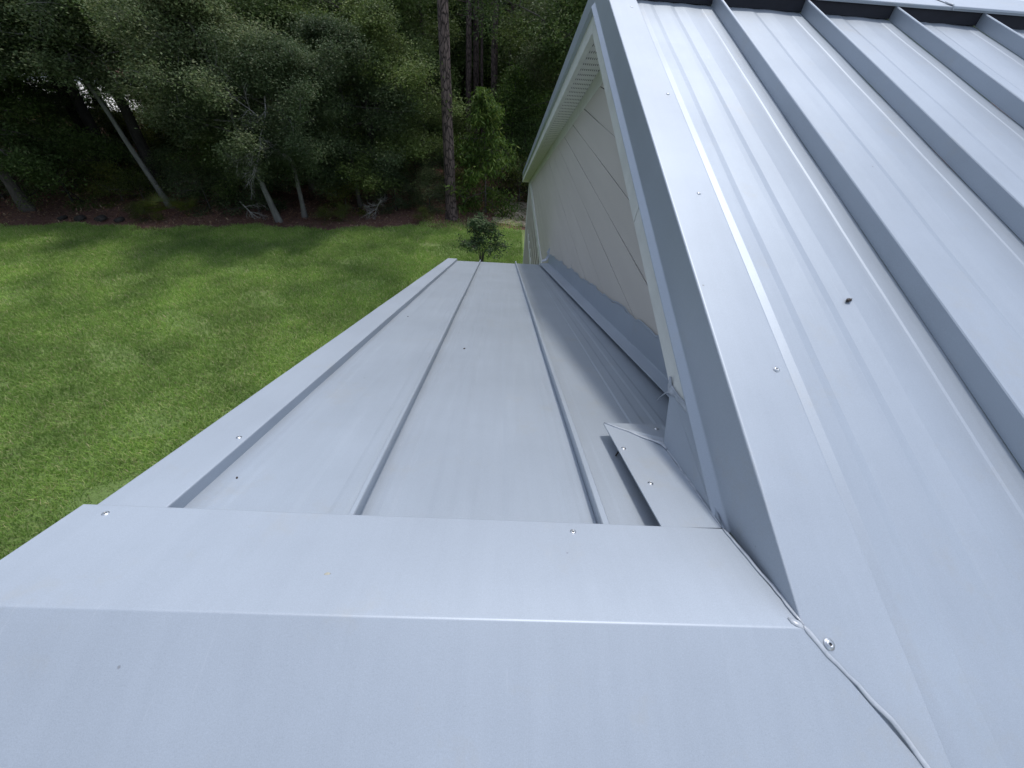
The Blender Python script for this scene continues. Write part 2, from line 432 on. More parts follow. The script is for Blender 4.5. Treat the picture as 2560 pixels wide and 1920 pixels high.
# band boards and battens below the gable
prism('band_board', [(6.5, WZ0), (19.36, WZ0), (19.36, WZ0 - .26), (6.5, WZ0 - .26)], XW - .05, XW + .004, M_fascia, wall, .003)
prism('band_board', [(6.5, -5.15), (17.4, -5.15), (17.4, -5.40), (6.5, -5.40)], XW - .05, XW + .004, M_fascia, wall, .003)
box('corner_board', XW - .052, XW + .05, 18.9, 19.40, GZ / S, WZ0 - .262, M_fascia, wall)
box('recess_panel', XW - .008, XW + .003, 6.5, 18.9, GZ / S, WZ0 - .262, M_recess, wall, 0)
y = 7.0
while y < 18.8:
    if y < 17.4:
        box('batten', XW - .045, XW - .006, y, y + .38, -5.149, WZ0 - .262, M_siding, wall)
    y += .82
y = 7.0
while y < 18.8:
    zt = -5.401 if y + .38 < 17.4 else WZ0 - .263
    box('batten', XW - .046, XW - .007, y, y + .38, GZ / S, zt, M_siding, wall)
    y += .82
# remaining walls of the house
mesh('far_wall', [(XW + .05, 19.3, GZ / S), (7.2, 19.3, GZ / S), (7.2, 19.3, zF(19.3) - .1), (XW + .05, 19.3, zF(19.3) - .1)], [(0, 1, 2, 3)], M_siding, house)
box('eave_fascia', XR + .02, 7.25, 19.9, 19.96, zF(19.9) - .42, zF(19.9) - .06, M_fascia, house)

RB = 1.0
# ---- porch roof: three panels falling away from the camera
PO = -.055
YE = 8.45
pe = [(-1.12, -1.17), (-.426, -.508), (.348, .286), (1.075, 1.075)]
ye = [8.22, 8.30, 8.42, 8.62, 8.66]
LPROF = [(0, 0), (.06, 0), (.08, .0016), (.12, .0016), (.14, 0), (.28, 0), (.31, .0015), (.37, .0015), (.40, 0), (.60, 0), (.63, .0015), (.69, .0015), (.72, 0), (.86, 0), (.88, .0018), (.93, .0018), (.95, 0), (1, 0)]
LPROF = [(u, v * .7) for u, v in LPROF]
RPROF = [(0, 0), (.12, 0), (.14, .0012), (.30, .0012), (.33, 0), (.46, 0), (.475, .004), (.55, .004), (.57, .0), (.63, 0), (.65, .004), (.70, .004), (.72, 0), (1, 0)]
RPROF = [(u, v * .7) for u, v in RPROF]
for i in range(3):
    p = panel('porch_roof_panel', pe[i][0], pe[i + 1][0], pe[i][1], pe[i + 1][1], .02, ye[i + 1], zL, (-.055, -.064, -.078)[i], 20 + i, n=40, prof=RPROF if i == 2 else LPROF)
    # turned-down drip leg at the eave
    yb = ye[i + 1]
    PD = (-.055, -.064, -.078)[i]
    sheet('drip_edge', [(pe[i][1], yb - .001, zL(yb, PD + .001)), (pe[i][1], yb + .003, zL(yb, PD - .02)), (pe[i][1], yb - .01, zL(yb, PD - .06))],
          [(pe[i + 1][1], yb - .001, zL(yb, PD + .001)), (pe[i + 1][1], yb + .003, zL(yb, PD - .02)), (pe[i + 1][1], yb - .01, zL(yb, PD - .06))], M_metal, p, r=0)
    if i < 2:
        xa, xb = pe[i + 1]
        seam(p, xa - .006, xb - .006, .03, yb + .02, zL, (-.060, -.076)[i], (.054, .070)[i], wid=(.019, .024)[i], seed=30 + i, lip=1 if i == 0 else -1)
# near slope of the porch roof under the cap flange (coplanar with the main slope)
mesh('porch_near_slope', [(-1.2, YB, zM(YB, MO - .004)), (.93, YB, zM(YB, MO - .004)), (.93, -.02, zM(-.02, MO - .004)), (-1.2, -.02, zM(-.02, MO - .004))], [(0, 1, 2, 3)], M_metal, house)

# ---- porch ridge cap
cap_l = -1.203
def capfn(v, t, u): 
    return v + Vector((0, 0, .0011 * math.sin(v.x * 5.0 + v.y * 2)))
A = [(cap_l, -.62, zM(-.62)), (cap_l, 0.004, 0.0006), (cap_l, .321, zL(.321)), (cap_l, .317, zL(.317, -.010))]
B = [(1.176, -.62, zM(-.62, .001)), (.7395, -.006, .0006), (.708, .301, zL(.301)), (.708, .297, zL(.297, -.010))]
pc = sheet('porch_ridge_cap', A, B, M_trim, house, n=40, r=.0032, seg=4, th=.003, fn=capfn)
sheet('cap_end', [(cap_l + .0015, -.62, zM(-.62) - .001), (cap_l + .0015, 0, -.002), (cap_l + .0015, .32, zL(.32) - .001)], [(cap_l + .0015, -.62, zM(-.62) - .09), (cap_l + .0015, 0, -.09), (cap_l + .0015, .32, zL(.32) - .09)], M_trim, pc, r=0)
screw(pc, -1.108, .285, 'L', .001, .0092); screw(pc, .241, .268, 'L', .001, .0092)
# sealant where the cap is cut against the main roof
bead('sealant_bead', [(.738, -.002, .003, .9), (.748, -.016, zM(-.016, .004), 1.0), (.775, -.055, zM(-.055, .004), .9), (.82, -.106, zM(-.106, .004), .8), (.865, -.164, zM(-.164, .004), 1.0), (.906, -.234, zM(-.234, .004), 1.2), (.945, -.33, zM(-.33, .004), 1.0), (1.05, -.5, zM(-.5, .004), 1.0)],
     pc, .0062, .0028, 11, up=(0, -K, 1))
bead('sealant_bead', [(.709, .298, zL(.298, .003), .7), (.722, .21, zL(.21, .003), .9), (.733, .12, zL(.12, .003), 1.0), (.738, .05, zL(.05, .003), 1.0), (.740, .0, .003, .9)], pc, .006, .003, 12, up=(0, K, 1))
bead('sealant_bead', [(.716, .018, zL(.018, .001), 1.0), (.728, .004, .001, 1.7), (.745, -.010, zM(-.010, .002), 1.2)], pc, .006, .003, 13, up=(0, 0, 1))

# ---- porch rake trim along the outer (left) edge
def ptrim(xo, xi, y, o=-.006):
    return [(xo + .006, y, zL(y) - .27), (xo, y, zL(y) - .26), (xo, y, zL(y, o)), (xi, y, zL(y, o)), (xi - .004, y, zL(y, PO - .004))]
pr = sheet('porch_rake_trim', ptrim(-1.176, -.972, .10), ptrim(-1.225, -1.018, 8.27), M_trim, house, n=30, r=.006, wob=.0007, wl=1.7, seed=6)
screw(pr, -1.009, .716, 'L', -.005); 
# porch walls and eave
box('porch_fascia', -1.16, 1.02, 8.05, 8.11, zL(8.1) - .50, zL(8.1) - .13, M_fascia, house)
prism('porch_wall', [(-7.5, GZ / S), (7.8, GZ / S), (7.8, zL(7.8) - .2), (0, -.16), (-7.5, zM(-7.5) - .2)], -1.10, -1.02, M_siding, house)
box('porch_front_wall', -1.018, 1.07, 7.7, 7.78, GZ / S, zL(7.8) - .2, M_siding, house, 0)

# ---- sidewall flashing up the gable wall
def fl(y, xo, ragged=0):
    # hem, flange on the panel, leg up the wall
    return [(xo + .012, y, zL(y, -.040)), (xo, y, zL(y, -.034)), (1.050, y, zL(y, -.012)), (XW - .036, y, zL(y) + .20)]
rnd = random.Random(9)
def flfn(v, t, u):
    if u > .93:
        v = v + Vector((0, 0, .012 * math.sin(v.y * 5.1) + .010 * math.sin(v.y * 11.7 + 1) + .006 * math.sin(v.y * 29)))
    return v
fs = sheet('wall_flashing', fl(.95, .978), fl(8.50, .832), M_trim, house, n=70, r=.008, seg=3, fn=flfn)
# sealant smear along its ragged top
pts = []
for q in range(90):
    y = .98 + (8.42 - .98) * q / 89
    pts.append((XW - .037, y, zL(y) + .20 + .012 * math.sin(y * 5.1) + .010 * math.sin(y * 11.7 + 1) + .006 * math.sin(y * 29) + .008, .9 + .3 * math.sin(y * 4)))
bead('sealant_bead', pts, fs, .010, .0025, 14, up=(-1, 0, 0), mat=M_trim)
bead('sealant_bead', [(.90, 8.50, zL(8.5, .01), 2), (1.0, 8.52, zL(8.5, .06), 3), (1.045, 8.53, zL(8.5) + .18, 3), (1.05, 8.54, zL(8.5) + .33, 1)], fs, .02, .01, 15)
screw(fs, .985, 1.12, 'L', -.02, .009)

# ---- kick-out flashing where the gable rake dies into the porch roof
ko = -.006
kp = [(.500, .952), (.524, .305), (.716, .309), (.712, .785)]
V = [(x, y, zL(y, ko)) for x, y in kp] + [(x, y, zL(y, ko - .004)) for x, y in kp]
kf = mesh('kickout_flashing', V, [(0, 1, 2, 3), (7, 6, 5, 4), (0, 4, 5, 1), (1, 5, 6, 2), (2, 6, 7, 3), (3, 7, 4, 0)], M_trim, house)
kq = [(.502, .954, ko), (.713, .787, ko), (.79, .80, ko + .012), (.80, .996, ko - .022)]
V = [(x, y, zL(y, o)) for x, y, o in kq] + [(x, y, zL(y, o - .004)) for x, y, o in kq]
mesh('mitred_return', V, [(3, 2, 1, 0), (4, 5, 6, 7), (0, 1, 5, 4), (1, 2, 6, 5), (2, 3, 7, 6), (3, 0, 4, 7)], M_trim, kf)
# hemmed drop under its outer edge with rough sheathing behind
mesh('hem', [(.500, .952, zL(.952, ko)), (.524, .305, zL(.305, ko)), (.528, .305, zL(.305, ko - .012)), (.504, .952, zL(.952, ko - .012))], [(0, 1, 2, 3)], M_trim, kf)
box_p = prism('sheathing_edge', [(.33, zL(.33, -.074)), (.33, zL(.33, ko - .010)), (.86, zL(.86, ko - .010)), (.86, zL(.86, -.074))], .575, .60, M_wood, kf)
for (x, y) in ((.533, .742), (.565, .517)): screw(kf, x, y, 'L', ko)
screw(kf, .748, .935, 'L', ko - .012)
bead('sealant_bead', [(.503, .952, zL(.952, ko + .002), .5), (.555, .915, zL(.915, ko + .002), .8), (.62, .862, zL(.862, ko + .002), 1.1), (.68, .815, zL(.815, ko + .003), 1.5), (.712, .785, zL(.785, ko + .006), 2.2), (.716, .745, zL(.745, ko + .004), 1.0)], kf, .0075, .0035, 16, up=(0, K, 1))
bead('sealant_bead', [(.7155, .745, zL(.745, ko + .001), .5), (.7165, .5, zL(.5, ko + .001), .5), (.7165, .31, zL(.31, ko + .001), .5)], kf, .004, .003, 17, up=(0, K, 1))
# boxed end closing the rake: side plate and back plate
pl = [(.7175, .309, zL(.309, ko)), (.716, .782, zL(.782, ko)), (.752, .965, -.105), (.752, .722, -.022), (.7175, .44, -.105), (.7175, .309, -.145)]
ep = mesh('end_plate', pl + [(x + .006, y, z) for x, y, z in pl], [(0, 1, 2, 3, 4, 5), (11, 10, 9, 8, 7, 6)] + [(i, (i + 1) % 6, 6 + (i + 1) % 6, 6 + i) for i in range(6)], M_trim, house)
mesh('back_plate', [(.718, .783, zL(.783, ko)), (.95, .80, zL(.80, ko)), (1.05, .97, -.10), (.753, .966, -.105)], [(0, 1, 2, 3)], M_trim, ep)
bead('sealant_bead', [(.749, .985, -.092, 1.6), (.748, .955, -.100, 2.4), (.748, .90, -.083, 1.2), (.747, .83, -.062, 1.3), (.745, .76, -.038, 1.2), (.742, .715, -.028, 1.0)], ep, .011, .006, 18, up=(-1, 0, 0))
bead('sealant_bead', [(.749, .957, -.098, 1.2), (.742, .975, -.070, 1.0), (.744, .985, -.052, .3)], ep, .009, .006, 19, up=(-1, 0, 0))
bead('sealant_bead', [(.745, .935, -.100, 1.0), (.738, .950, -.112, .6), (.728, .97, -.155, .25), (.724, .98, -.19, .2)], ep, .004, .003, 20, up=(-1, 0, 0))

# ---- little things lying on the metal
def blob(name, c, r, mat, seed, sx=1, sy=1, sz=1, rz=0):
    rnd = random.Random(seed); V = []; F = []; ns, nr = 8, 6
    for j in range(nr + 1):
        th = math.pi * j / nr
        for i in range(ns):
            ph = 6.28318 * i / ns; q = r * (1 + rnd.uniform(-.25, .25)) if 0 < j < nr else r
            x = q * sx * math.sin(th) * math.cos(ph); y = q * sy * math.sin(th) * math.sin(ph)
            V.append((c[0] + x * math.cos(rz) - y * math.sin(rz), c[1] + x * math.sin(rz) + y * math.cos(rz), c[2] + q * sz * math.cos(th)))
    for j in range(nr):
        for i in range(ns): F.append((j * ns + i, (j + 1) * ns + i, (j + 1) * ns + (i + 1) % ns, j * ns + (i + 1) % ns))
    return mesh(name, V, F, mat, None, True)
M_seed = plain('dry_brown', (.03, .022, .018), .6, .5, 80)
sd_ = empty('dried_leaf', (1.362 * S, 1.061 * S, zM(1.061, MO) * S))
tag(sd_, 'small dark curled dead leaf lying alone on the main roof panel', 'leaf')
def adopt(o, par):
    o.data.transform(Matrix.Translation(-wloc(par))); o.parent = par
q = blob('curled_blade', (1.362, 1.061, zM(1.061, MO + .007)), .011, M_seed, 1, 1.4, .75, .6, .4); adopt(q, sd_)
V = []; F = []
for i in range(7):
    t = i / 6
    for sgn in (-1, 1): V.append((1.362 + .034 * t - .005, 1.061 + .010 * t + sgn * .004 * (1 - t), zM(1.061, MO + .006 + .006 * math.sin(3.14 * t))))
for i in range(6): F.append((2 * i, 2 * i + 1, 2 * i + 3, 2 * i + 2))
q = mesh('stalk', V, F, M_seed, sd_)
tw = blob('twig', (.543, .815, zL(.815, PO + .008)), .005, M_seed, 5, .9, .9, .7); 
tw.data.clear_geometry()
V = []; F = []; P = [Vector((.562, .845, zL(.845, -.045))), Vector((.548, .80, zL(.80, -.058))), Vector((.522, .765, zL(.765, -.070)))]
for i, p in enumerate(P):
    for q_ in range(6): V.append((p + Vector((math.cos(q_ * 1.047) * .0035, math.sin(q_ * 1.047) * .0035, 0))) * S)
for i in range(2):
    for q_ in range(6): F.append((i * 6 + q_, i * 6 + (q_ + 1) % 6, (i + 1) * 6 + (q_ + 1) % 6, (i + 1) * 6 + q_))
F.append(tuple(range(6))[::-1]); F.append(tuple(12 + q_ for q_ in range(6)))
tw.data.from_pydata([tuple(v) for v in V], [], F)
tag(tw, 'short black twig poking out from under the kick-out flashing', 'twig')
specks = [(-.876, 2.954, 'L', .0045, 'tiny dark seed on the left porch roof panel far down the slope'), (-.26, 2.099, 'L', .0065, 'tiny dark seed on the middle porch roof panel'),
          (-.907, .516, 'L', .0035, 'tiny dark seed on the left porch roof panel close to the ridge cap')]
for i, (x, y, pln, r, lb) in enumerate(specks):
    q = blob('seed', (x, y, zL(y, (-.055 if x < -.43 else -.064) + .004)), r, M_seed, 30 + i, 1.5, 1, .7, i); tag(q, lb, 'seed', 'seeds fallen on the porch roof')

M_pollen = plain('pollen_smear', (.36, .35, .29), .8, .2, 300)
q = blob('bird_dropping', (-.405, .105, zL(.105, .001)), .006, M_pollen, 41, 1.3, .8, .12, .3); tag(q, 'faint tan bird dropping dried on the porch ridge cap', 'dropping')

# ------------------------------------------------------------------ vegetation materials
def leafmat(name, stops, rough=.45, trans=.32, vscale=.6):
    m, n, l, b = newmat(name)
    geo = N(n, 'ShaderNodeNewGeometry')
    oi = N(n, 'ShaderNodeObjectInfo')
    c = ramp(n, l, geo.outputs['Random Per Island'], stops)
    nz = noise(n, l, vscale, 3, .6, vec=geo.outputs['Position'])
    rr = ramp(n, l, nz.outputs[0], [(.35, (.62, .66, .62)), (.65, (1.25, 1.22, 1.1))])
    c2 = mix(n, l, 1.0, c.outputs[0], rr.outputs[0], 'MULTIPLY')
    hs = N(n, 'ShaderNodeHueSaturation'); l.new(c2, hs.inputs['Color'])
    mr = N(n, 'ShaderNodeMapRange'); l.new(oi.outputs['Random'], mr.inputs[0]); mr.inputs[3].default_value = .75; mr.inputs[4].default_value = 1.2; l.new(mr.outputs[0], hs.inputs['Value'])
    mh = N(n, 'ShaderNodeMapRange'); l.new(oi.outputs['Random'], mh.inputs[0]); mh.inputs[3].default_value = .515; mh.inputs[4].default_value = .485; l.new(mh.outputs[0], hs.inputs['Hue'])
    l.new(hs.outputs[0], b.inputs['Base Color']); b.inputs['Roughness'].default_value = max(rough, .6); b.inputs['Specular IOR Level'].default_value = .25
    tr = N(n, 'ShaderNodeBsdfTranslucent'); l.new(hs.outputs[0], tr.inputs[0])
    ms = N(n, 'ShaderNodeMixShader'); ms.inputs[0].default_value = trans
    l.new(b.outputs[0], ms.inputs[1]); l.new(tr.outputs[0], ms.inputs[2])
    l.new(ms.outputs[0], n['Material Output'].inputs[0])
    return m
M_oak = leafmat('oak_leaf', [(0, (0.061, 0.100, 0.029)), (.5, (0.089, 0.140, 0.040)), (.9, (0.128, 0.184, 0.058)), (1, (0.191, 0.213, 0.100))])
M_oak2 = leafmat('grey_green_leaf', [(0, (0.067, 0.103, 0.044)), (.6, (0.103, 0.145, 0.065)), (1, (0.179, 0.200, 0.112))])
M_bright = leafmat('young_leaf', [(0, (0.039, 0.083, 0.015)), (.6, (0.073, 0.137, 0.025)), (1, (0.137, 0.186, 0.044))], trans=.35)
M_yel = leafmat('yellow_green_leaf', [(0, (0.058, 0.083, 0.019)), (.6, (0.096, 0.128, 0.028)), (1, (0.154, 0.166, 0.038))], trans=.3)
M_shrub = leafmat('shrub_leaf', [(0, (0.055, 0.099, 0.040)), (.6, (0.099, 0.165, 0.066)), (1, (0.220, 0.264, 0.132))], rough=.35)
M_needle = leafmat('pine_needle', [(0, (0.030, 0.060, 0.022)), (1, (0.075, 0.120, 0.045))])
M_grass = leafmat('grass_blade', [(0, (.18, .32, .070)), (.45, (.25, .41, .10)), (.8, (.33, .47, .145)), (.93, (.46, .49, .24)), (1, (.56, .50, .32))], rough=.5, trans=.35, vscale=.55)
def barkmat(name, c0, c1, sc_=6, stretch=(1, 1, .25), bs=.6, plates=False):
    m, n, l, b = newmat(name)
    x = noise(n, l, sc_ * 2, 8, .7, mapscale=stretch)
    c = ramp(n, l, x.outputs[0], [(.3, c0), (.7, c1)])
    col = c.outputs[0]
    if plates:
        vo = N(n, 'ShaderNodeTexVoronoi', feature='DISTANCE_TO_EDGE'); vo.inputs['Scale'].default_value = 11
        tc = N(n, 'ShaderNodeTexCoord'); mp = N(n, 'ShaderNodeMapping'); mp.inputs['Scale'].default_value = (1, 1, .38)
        l.new(tc.outputs['Object'], mp.inputs[0])
        ad = mix(n, l, .12, mp.outputs[0], x.outputs[1], 'ADD')
        l.new(ad, vo.inputs['Vector'])
        e_ = ramp(n, l, vo.outputs['Distance'], [(.0, (.12, .11, .10)), (.12, (1, 1, 1))])
        col = mix(n, l, 1.0, col, e_.outputs[0], 'MULTIPLY')
        bump(n, l, e_.outputs[0], .9, .03, b)
    l.new(col, b.inputs['Base Color']); b.inputs['Roughness'].default_value = .9
    bump(n, l, x.outputs[0], bs, .02, b)
    return m
M_bark = barkmat('grey_bark', (.04, .035, .03), (.12, .11, .10), 7)
M_barkl = barkmat('lichen_bark', (.085, .085, .078), (.20, .20, .185), 5)
M_barkd = barkmat('dark_bark', (.012, .011, .010), (.05, .045, .04), 7)
M_pine = barkmat('pine_bark', (.065, .045, .04), (.17, .125, .115), 5, plates=True)
M_dead = plain('dead_wood', (.28, .27, .25), .85, .25, 9)

# ------------------------------------------------------------------ ground
m, n, l, b = newmat('forest_floor'); M_floor = m
x1 = noise(n, l, 1.3, 8, .7); x2 = noise(n, l, 28, 6, .75)
c = ramp(n, l, x1.outputs[0], [(.3, (.09, .05, .04)), (.55, (.18, .10, .08)), (.72, (.10, .09, .045))])
c2 = ramp(n, l, x2.outputs[0], [(.3, (.45, .42, .42)), (.7, (1.5, 1.4, 1.35))])
l.new(mix(n, l, 1.0, c.outputs[0], c2.outputs[0], 'MULTIPLY'), b.inputs['Base Color']); b.inputs['Roughness'].default_value = .95
bump(n, l, x2.outputs[0], .8, .05, b)
g = bpy.data.meshes.new('ground')
nx = 80; Vg = []; Fg = []
rng = np.random.default_rng(5)
def gh(x, y):
    d = max(0, y - 16)
    return GZ - .02 + (.10 * math.sin(x * .6 + 1) * math.sin(y * .45) * min(1, d / 4)) + .012 * d
for j in range(nx + 1):
    for i in range(nx + 1):
        x = -300 + 600 * (i / nx); y = -100 + 500 * (j / nx)
        # denser grid near
        x = math.copysign(abs(i / nx * 2 - 1) ** 2.4 * 350, i / nx * 2 - 1); y = -60 + 460 * (j / nx) ** 2.2
        Vg.append((x, y, gh(x, y)))
for j in range(nx):
    for i in range(nx): Fg.append((j * (nx + 1) + i, j * (nx + 1) + i + 1, (j + 1) * (nx + 1) + i + 1, (j + 1) * (nx + 1) + i))
g = mesh('ground', Vg, Fg, M_floor, None, True, scale=1); tag(g, kind='structure')

def lawn_edge(x):   # far edge of the mown grass (metres)
    base = 13.95 + .145 * min(x + 2.0, 0) + (0 if x < -1.2 else (x + 1.2) * .12)
    return base + .16 * math.sin(x * 1.3) + .10 * math.sin(x * 3.7 + 1) + .05 * math.sin(x * 9)
m, n, l, b = newmat('lawn_turf'); M_turf = m
x1 = noise(n, l, .45, 5, .6); x2 = noise(n, l, 40, 4, .7)
c = ramp(n, l, x1.outputs[0], [(.3, (.12, .19, .050)), (.5, (.15, .22, .065)), (.68, (.19, .22, .09)), (.8, (.28, .24, .15))])
c2 = ramp(n, l, x2.outputs[0], [(.3, (.5, .5, .5)), (.7, (1.3, 1.3, 1.2))])
l.new(mix(n, l, 1.0, c.outputs[0], c2.outputs[0], 'MULTIPLY'), b.inputs['Base Color']); b.inputs['Roughness'].default_value = .9
bump(n, l, x2.outputs[0], .6, .03, b)
V = []; F = []
xs = np.linspace(-40, 14, 200)
for x in xs:
    for t in (0, .3, .6, .85, 1): V.append((x, -30 + (lawn_edge(x) + 30) * t, GZ))
for i in range(len(xs) - 1):
    for k in range(4): F.append((i * 5 + k, (i + 1) * 5 + k, (i + 1) * 5 + k + 1, i * 5 + k + 1))
lw = mesh('lawn', V, F, M_turf, None, scale=1); tag(lw, kind='structure')
# pale sandy track behind the house and a bright clearing beyond the trees
m, n, l, b = newmat('sand'); M_sand = m
x1 = noise(n, l, 2.2, 7, .7); x3 = noise(n, l, 22, 5, .7)
c = ramp(n, l, x1.outputs[0], [(.38, (.085, .10, .04)), (.5, (.30, .26, .19)), (.7, (.48, .42, .33))])
c2 = ramp(n, l, x3.outputs[0], [(.3, (.7, .7, .7)), (.7, (1.2, 1.2, 1.2))])
l.new(mix(n, l, 1.0, c.outputs[0], c2.outputs[0], 'MULTIPLY'), b.inputs['Base Color']); b.inputs['Roughness'].default_value = .95; bump(n, l, x3.outputs[0], .5, .03, b)
def patch(name, cx, cy, rx, ry, mat, dz, seed):
    V = [(cx, cy, gh(cx, cy) + dz)]; rnd = random.Random(seed); ns = 48
    for i in range(ns):
        a_ = 6.28318 * i / ns; q = 1 + .12 * math.sin(3 * a_ + seed) + .07 * math.sin(7 * a_) + rnd.uniform(-.05, .05)
        x, y = cx + rx * q * math.cos(a_), cy + ry * q * math.sin(a_); V.append((x, y, gh(x, y) + dz))
    o = mesh(name, V, [(0, 1 + i, 1 + (i + 1) % ns) for i in range(ns)], mat, None, scale=1); tag(o, kind='structure'); return o
patch('sandy_path', 1.1, 15.9, 1.7, 1.35, M_sand, .035, 2)
m, n, l, b = newmat('bright_sand'); x1 = noise(n, l, 1.5, 6, .7)
c = ramp(n, l, x1.outputs[0], [(.35, (.62, .60, .56)), (.7, (.85, .84, .80))]); l.new(c.outputs[0], b.inputs['Base Color']); b.inputs['Roughness'].default_value = .9
V = []; F = []
for i in range(21):
    x = -60 + 3 * i
    for y in (26.5 + math.sin(i) * .7 + .12 * (x + 60) , 46 + math.sin(i * 1.7)): V.append((x, y, gh(x, y) + .25))
for i in range(15): F.append((2 * i, 2 * i + 2, 2 * i + 3, 2 * i + 1))
cl = mesh('sand_clearing', V, F, m, None, scale=1); tag(cl, kind='structure')

# ------------------------------------------------------------------ lawn grass (uncountable)
rng = np.random.default_rng(1)
nb = 520000
gx = rng.uniform(-21, 1.9, nb * 2); gy = rng.uniform(.3, 16.3, nb * 2)
edge = np.array([lawn_edge(v) for v in np.linspace(-24, 4, 800)]); le = np.interp(gx, np.linspace(-24, 4, 800), edge)
# visible wedge left of the porch
ok = (gy < le + rng.normal(0, .06, gx.size)) & (gx < -.55 - 0 * gy) & (gx > -5.2 - gy * 1.3) | ((gy > 8.6) & (gy < le + .3 + rng.normal(0, .5, gx.size)) & (gx > -3) & (gx < .62))
# thin worn spots
tn = (np.sin(gx * 1.7 + 2 * np.sin(gy * .9)) * np.sin(gy * 2.3 + gx * .4))
worn = np.exp(-(((gx + 3.6) / .45) ** 2 + ((gy - 4.55) / .35) ** 2)) + np.exp(-(((gx + 2.3) / .5) ** 2 + ((gy - 12.4) / .16) ** 2)) + np.exp(-(((gx + 5.1) / .5) ** 2 + ((gy - 2.9) / .25) ** 2))
ok &= rng.random(gx.size) > np.clip(worn * 1.1, 0, .93)
ok &= rng.random(gx.size) > np.where(tn > .6, .5, 0)
idx = np.where(ok)[0][:nb]; gx, gy = gx[idx], gy[idx]; n_ = gx.size
hc = .045 + .030 * (np.sin(gx * 5 + 3 * np.sin(gy * 3)) * .5 + .5) * rng.random(n_) + .02 * rng.random(n_)
an = rng.uniform(0, 6.283, n_); ln = rng.normal(0, .55, (n_, 2)) * hc[:, None]
wd = rng.uniform(.003, .0055, n_) * (1 + gy * .04)
sx_, sy_ = np.cos(an) * wd, np.sin(an) * wd
Vb = np.zeros((n_, 5, 3)); z0 = np.full(n_, GZ)
Vb[:, 0] = np.stack([gx - sx_, gy - sy_, z0], 1); Vb[:, 1] = np.stack([gx + sx_, gy + sy_, z0], 1)
mx, my = gx + ln[:, 0] * .35, gy + ln[:, 1] * .35
Vb[:, 2] = np.stack([mx + sx_ * .8, my + sy_ * .8, z0 + hc * .6], 1); Vb[:, 3] = np.stack([mx - sx_ * .8, my - sy_ * .8, z0 + hc * .6], 1)
Vb[:, 4] = np.stack([gx + ln[:, 0], gy + ln[:, 1], z0 + hc], 1)
bi = np.arange(n_) * 5
T = np.concatenate([np.stack([bi, bi + 1, bi + 2], 1), np.stack([bi, bi + 2, bi + 3], 1), np.stack([bi + 3, bi + 2, bi + 4], 1)])
gr = linkme('grass', npmesh('grass', Vb.reshape(-1, 3), T, [M_grass])); tag(gr, 'mown green lawn grass beside the porch roof', 'grass', kind='stuff')

# ------------------------------------------------------------------ trees
def tube(path, radii, ns=6):
    V = []; F = []
    m = len(path)
    for i, (p, r) in enumerate(zip(path, radii)):
        d = (path[min(i + 1, m - 1)] - path[max(i - 1, 0)]); d = d / (np.linalg.norm(d) + 1e-9)
        a_ = np.cross(d, [0.13, .97, .2]); a_ /= np.linalg.norm(a_) + 1e-9; b_ = np.cross(d, a_)
        for q in range(ns):
            an = 6.28318 * q / ns; V.append(p + r * (math.cos(an) * a_ + math.sin(an) * b_))
    for i in range(m - 1):
        for q in range(ns): F.append((i * ns + q, i * ns + (q + 1) % ns, (i + 1) * ns + (q + 1) % ns, (i + 1) * ns + q))
    return V, F
def merge(parts):
    V = []; F = []
    for v, f in parts:
        o = len(V); V += v; F += [tuple(i + o for i in q) for q in f]
    return np.array(V), np.array(F)
def leaves(cent, rng, size, aspect=.5, upbias=.5, droop=0):
    n_ = len(cent)
    L = size * rng.uniform(.6, 1.3, n_)
    d = rng.normal(0, 1, (n_, 3)); d[:, 2] = d[:, 2] * .5 - droop; d /= np.linalg.norm(d, axis=1)[:, None]
    nn = rng.normal(0, 1, (n_, 3)); nn[:, 2] = np.abs(nn[:, 2]) + upbias
    s = np.cross(d, nn); s /= np.linalg.norm(s, axis=1)[:, None] + 1e-9
    w_ = (L * aspect * .5)[:, None]; L = L[:, None]
    V = np.stack([cent, cent + d * L * .45 + s * w_, cent + d * L, cent + d * L * .45 - s * w_], 1).reshape(-1, 3)
    i = np.arange(n_) * 4
    return V, np.stack([i, i + 1, i + 2, i + 3], 1)
